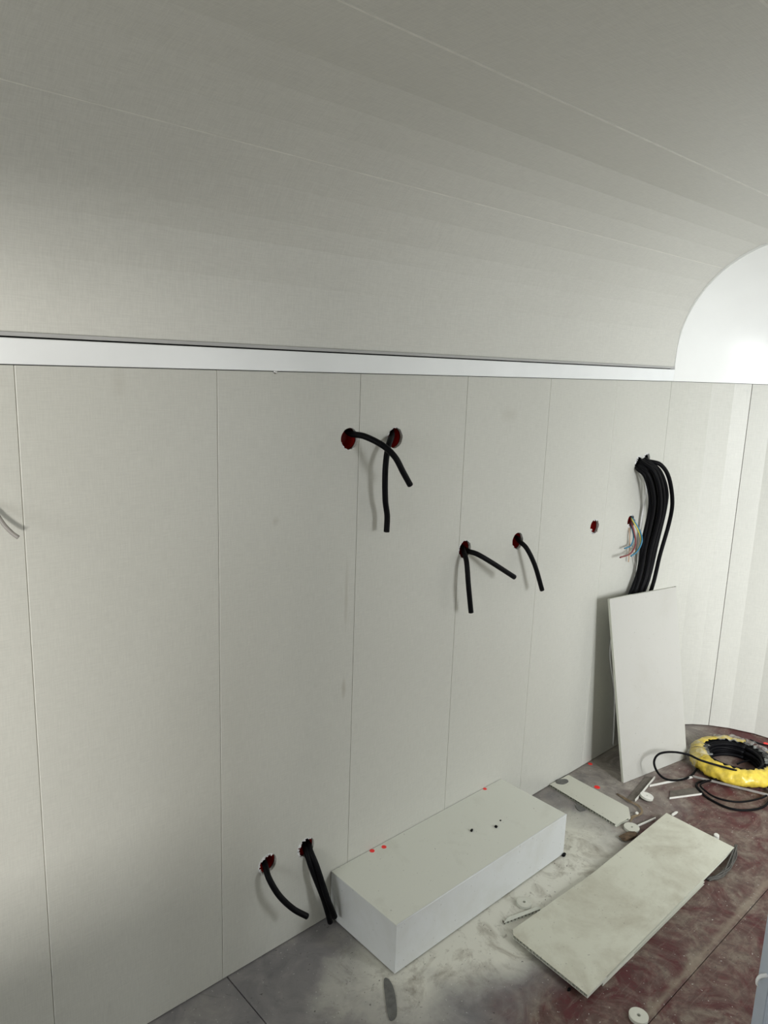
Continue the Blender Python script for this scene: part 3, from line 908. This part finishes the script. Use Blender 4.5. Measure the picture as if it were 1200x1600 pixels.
# yellow wrap: creased skin over the outside and top, torn open on the inside
def wrap(name, a0, a1, p0, p1, mat, r_, seed, n=60, m=14, crumple=0.0065, parent=t, th=0.0006):
    bm = bmesh.new(); rows = []
    for i in range(n+1):
        a = math.radians(a0+(a1-a0)*i/n)
        row = []
        for j in range(m+1):
            e0 = p0+8*noise.noise((i*0.25, seed, 0)); e1 = p1+14*noise.noise((i*0.3, seed+5, 0))
            p_ = math.radians(e0+(e1-e0)*j/m)
            q = Vector((math.cos(a)*3.2, math.sin(a)*3.2, p_*0.8+seed))
            rad = r_+crumple*noise.noise(q*1.9)+crumple*0.5*noise.noise(q*5)
            dr = rad*math.cos(p_)*0.98; z = 0.031+rad*0.80*math.sin(p_)
            row.append(bm.verts.new(cpt(a, dr, max(0.001, z))))
        rows.append(row)
    for a, b in zip(rows, rows[1:]):
        for j in range(m):
            bm.faces.new((a[j], a[j+1], b[j+1], b[j]))
    bmesh.ops.recalc_face_normals(bm, faces=bm.faces)
    bmesh.ops.solidify(bm, geom=bm.faces[:], thickness=th)
    return obj(name, bm, mat, parent, True)
wrap('yellow_wrap', 150, 268, -35, 88, M_yellow, 0.0445, 2.0)
wrap('yellow_wrap', 268, 330, -30, 72, M_yellow, 0.0455, 5.0, 34)
wrap('yellow_wrap', 8, 118, 10, 98, M_yellow, 0.0440, 9.0, 50)
wrap('yellow_wrap', 118, 152, -30, 105, M_yellow, 0.0445, 13.0, 24)
wrap('clear_film', 100, 150, -30, 120, M_film, 0.050, 21.0, 24, 16, 0.008)
wrap('clear_film', 275, 345, -30, 112, M_film, 0.051, 25.0, 34, 16, 0.009)
wrap('clear_film', -10, 60, 20, 115, M_film, 0.052, 31.0, 30, 16, 0.010)
# loose tail loops of the same cable
bm = bmesh.new()
tube(bm, [cpt(math.radians(205), .010, .060), (2.2638, -0.3541, 0.0880), (2.2473, -0.3029, 0.0980), (2.1983, -0.2619, 0.1080), (2.1414, -0.2392, 0.1100), (2.0987, -0.2427, 0.0950), (2.0993, -0.2592, 0.0600), (2.1350, -0.2777, 0.0260), (2.1960, -0.3002, 0.0080), (2.2703, -0.3155, 0.0060), (2.37, -.30, .008)], 0.0042, 10, 8)
obj('loose_loop', bm, M_black, t, True)
bm = bmesh.new()
tube(bm, [(2.36, -.42, .010), (2.2405, -0.3548, 0.0060), (2.1839, -0.4008, 0.0050), (2.1657, -0.4496, 0.0050), (2.1669, -0.5071, 0.0050), (2.2005, -0.5497, 0.0050), (2.2632, -0.5807, 0.0050), (2.3396, -0.5829, 0.0060), (2.3812, -0.5757, 0.0120), (2.42, -.54, .012)], 0.0042, 10, 8)
obj('loose_loop', bm, M_black, t, True)
bm = bmesh.new()
tube(bm, [(2.36, -.42, .018), (2.2372, -0.3705, 0.0120), (2.1937, -0.4124, 0.0120), (2.1890, -0.4598, 0.0110), (2.2202, -0.5114, 0.0110), (2.2817, -0.5458, 0.0110), (2.3614, -0.5650, 0.0120), (2.44, -.54, .018)], 0.0036, 10, 8)
obj('loose_loop', bm, M_black, t, True)
cable([(2.4916, -0.3987, 0.0120), (2.5250, -0.4096, 0.0160), (2.5551, -0.4276, 0.0160), (2.5347, -0.4660, 0.0100)], 0.0034, 'short black wire end lying inside the ring of the coil', 'wire_end', 'wire', ends=False)
cable([(2.7045, -0.3613, 0.0300), (2.7267, -0.3854, 0.0180), (2.7636, -0.4144, 0.0060), (2.7790, -0.4472, 0.0060)], 0.0036, 'black wire trailing behind the coil toward the end wall', 'trailing_wire', 'wire', ends=False)

# ================================================================== SMALL SCRAPS
# grey sole-shaped foam patches
def patch(pts, label, z=0.0, th=0.0025):
    c = [Vector((p[0], p[1])) for p in pts]
    n = len(c); out = []
    for i in range(n):
        for k in range(6):
            s = k/6; p0, p1, p2, p3 = c[i-1], c[i], c[(i+1) % n], c[(i+2) % n]
            out.append(0.5*((2*p1)+(p2-p0)*s+(2*p0-5*p1+4*p2-p3)*s*s+(3*p1-p0-3*p2+p3)*s**3))
    bm = bmesh.new(); hexa(bm, [(p.x, p.y, z+0.0002) for p in out], [(p.x, p.y, z+th) for p in out])
    return tag(obj('foam_patch', bm, M_greypatch), label, 'patch', 'grey foam patches')
patch([(0.7096, -0.2600, 0.0000), (0.7181, -0.2723, 0.0000), (0.7015, -0.3091, 0.0000), (0.6648, -0.3551, 0.0000), (0.6446, -0.3611, 0.0000), (0.6436, -0.3487, 0.0000), (0.6744, -0.3034, 0.0000)], 'long grey patch on the floor at the corner of the white cover')
patch([(1.8279, -0.0051, 0.0095), (1.8566, -0.0227, 0.0095), (1.8490, -0.0392, 0.0095), (1.8188, -0.0370, 0.0095), (1.8054, -0.0150, 0.0095)], 'small grey patch on the wall end of the short offcut', 0.0096, 0.002)
patch([(1.7552, -0.1357, 0.0000), (1.7596, -0.1595, 0.0000), (1.7549, -0.1756, 0.0000), (1.7338, -0.1683, 0.0000), (1.7365, -0.1507, 0.0000)], 'small grey patch half under the short narrow offcut')

# brown broken scrap
def lump(name, c, size, mat, label, cat, seed, rot=0.0, group=None, flat=0.6, rough=0.35):
    bm = bmesh.new(); bmesh.ops.create_icosphere(bm, subdivisions=3, radius=1.0)
    R_ = Matrix.Rotation(rot, 3, 'Z')
    for v in bm.verts:
        n = noise.noise(v.co*1.6+Vector((seed, 0, 0)))
        q = v.co*(1+rough*n)
        q = Vector((max(-0.85, min(0.85, q.x)), max(-0.8, min(0.8, q.y)), max(-flat, min(flat, q.z))))
        v.co = Vector(c)+R_ @ Vector((q.x*size[0], q.y*size[1], (q.z+flat)*size[2]))
    return tag(obj(name, bm, mat), label, cat, group)
a, b = Vector((1.6874, -0.3441, 0.0000)), Vector((1.7865, -0.3632, 0.0000))
dirr = math.atan2((b-a).y, (b-a).x)
lump('wood_scrap', Vector((1.7304, -0.3568, 0.0020)), (.042, .017, .007), M_brown, 'dark brown broken wood scrap between disc and long offcut', 'scrap', 3.0, dirr)

# white crumbs
lump('plastic_crumb', (1.9571, -0.5514, 0.0040), (.013, .010, .010), M_pvcw, 'white plastic lump at the far right edge of the long offcut', 'crumb', 11.0, 0.5, 'white plastic crumbs')
lump('plastic_crumb', (1.8729, -0.3076, 0.0030), (.008, .006, .005), M_pvcw, 'small white crumb beside the cut corner of the short offcut', 'crumb', 17.0, 0.2, 'white plastic crumbs')
lump('plastic_crumb', (1.9787, -0.3942, 0.0030), (.020, .005, .004), M_pvcw, 'white sliver behind the far corner of the long offcut', 'crumb', 23.0, -0.1, 'white plastic crumbs')
# black crumbs on the cover and at its corners
lump('black_crumb', (1.1809, -0.1308, 0.1460)[:2]+(.145,), (.007, .004, .004), M_black, 'black crumb with a thin tail, left one on the white cover', 'crumb', 31.0, .4, 'black crumbs on the cover')
lump('black_crumb', (1.2538, -0.1660, 0.1460)[:2]+(.145,), (.006, .005, .004), M_black, 'black crumb, right one on top of the white cover', 'crumb', 37.0, .2, 'black crumbs on the cover')
lump('black_crumb', (1.2904, -0.1539, 0.1460)[:2]+(.145,), (.003, .0025, .002), M_black, 'tiny black speck farthest back on the white cover', 'crumb', 41.0, .2, 'black crumbs on the cover')
lump('black_crumb', (1.4797, -0.2719, 0.0010), (.009, .006, .006), M_black, 'black crumb on the floor at the right front corner of the cover', 'crumb', 43.0, .2)
lump('black_crumb', (1.0434, -0.5846, 0.0010), (.006, .004, .004), M_black, 'black crumb on the floor under the fluted end of the long offcut', 'crumb', 47.0, .2)

# grey wire hank at the right end of the long offcut
t = thing('wire_hank', (1.8129, -0.6380, 0.0000), 'hank of thin grey wires tucked against the right end of the long offcut', 'wire hank')
rnd = random.Random(12)
for k in range(16):
    h = 0.003+0.0018*(k % 6)
    bm = bmesh.new()
    tube(bm, [jit((1.7303, -0.6299), .004, rnd), jit((1.7671, -0.6454), h, rnd), jit((1.8307, -0.6479), h+.003, rnd), jit((1.8984, -0.6355), h+.006, rnd), jit((1.9504, -0.6200), h+.004, rnd)], 0.0019, 6, 6)
    obj('strand', bm, M_greywire, t, True)
# beige wire tangle
t = thing('wire_tangle', (1.9101, -0.2621, 0.0000), 'loose tangle of fine brownish wire beside the short offcut', 'wire tangle')
for k in range(6):
    bm = bmesh.new()
    tube(bm, [jit((1.9345, -0.1959), .003, rnd), jit((1.9207, -0.2479), .006, rnd), jit((1.9129, -0.2927), .008, rnd), jit((1.8839, -0.3186), .006, rnd), jit((1.8483, -0.3090), .004, rnd), jit((1.8169, -0.3121), .003, rnd)], 0.0009, 5, 6)
    obj('strand', bm, M_twine, t, True)

# ================================================================== UPRIGHT METAL POST AT THE RIGHT EDGE
d = Vector((0.9622, 0.2702, -0.8568)); c0 = Vector((-0.4065, -1.4125, 1.5226))+d*1.33
ux = Vector((0.740, -0.672, 0)).normalized(); uy = Vector((0.672, 0.740, 0)).normalized()
base = Vector((c0.x, c0.y, 0))+ux*0.017
t = thing('metal_post', base+ux*0.02, 'blue-grey metal upright post at the bottom right edge', 'post')
bm = bmesh.new()
q = [base, base+ux*0.04, base+ux*0.04+uy*0.04, base+uy*0.04]
hexa(bm, q, [p+Vector((0, 0, 1.0)) for p in q])
bmesh.ops.bevel(bm, geom=[e for e in bm.edges if abs(e.verts[0].co.z-e.verts[1].co.z) > .5], offset=0.004, segments=3, affect='EDGES')
upright = obj('upright', bm, M_alu, t)
bm = bmesh.new(); q = [base-ux*.03-uy*.03, base+ux*.07-uy*.03, base+ux*.07+uy*.07, base-ux*.03+uy*.07]
hexa(bm, q, [p+Vector((0, 0, .005)) for p in q]); obj('foot_plate', bm, M_alu, t)
zc = c0.z+0.088
bm = bmesh.new()
e = base+uy*0.012
tube(bm, [e+ux*.004+Vector((0, 0, zc+.004)), e-ux*.010+Vector((0, 0, zc+.001)), e-ux*.0155+Vector((0, 0, zc-.006)), e-ux*.0155+Vector((0, 0, zc-.015)), e-ux*.012+Vector((0, 0, zc-.020))], lambda s: .0042-.0028*s, 8, 6)
obj('clip', bm, M_white, upright, True)['label'] = 'small white cable clip'
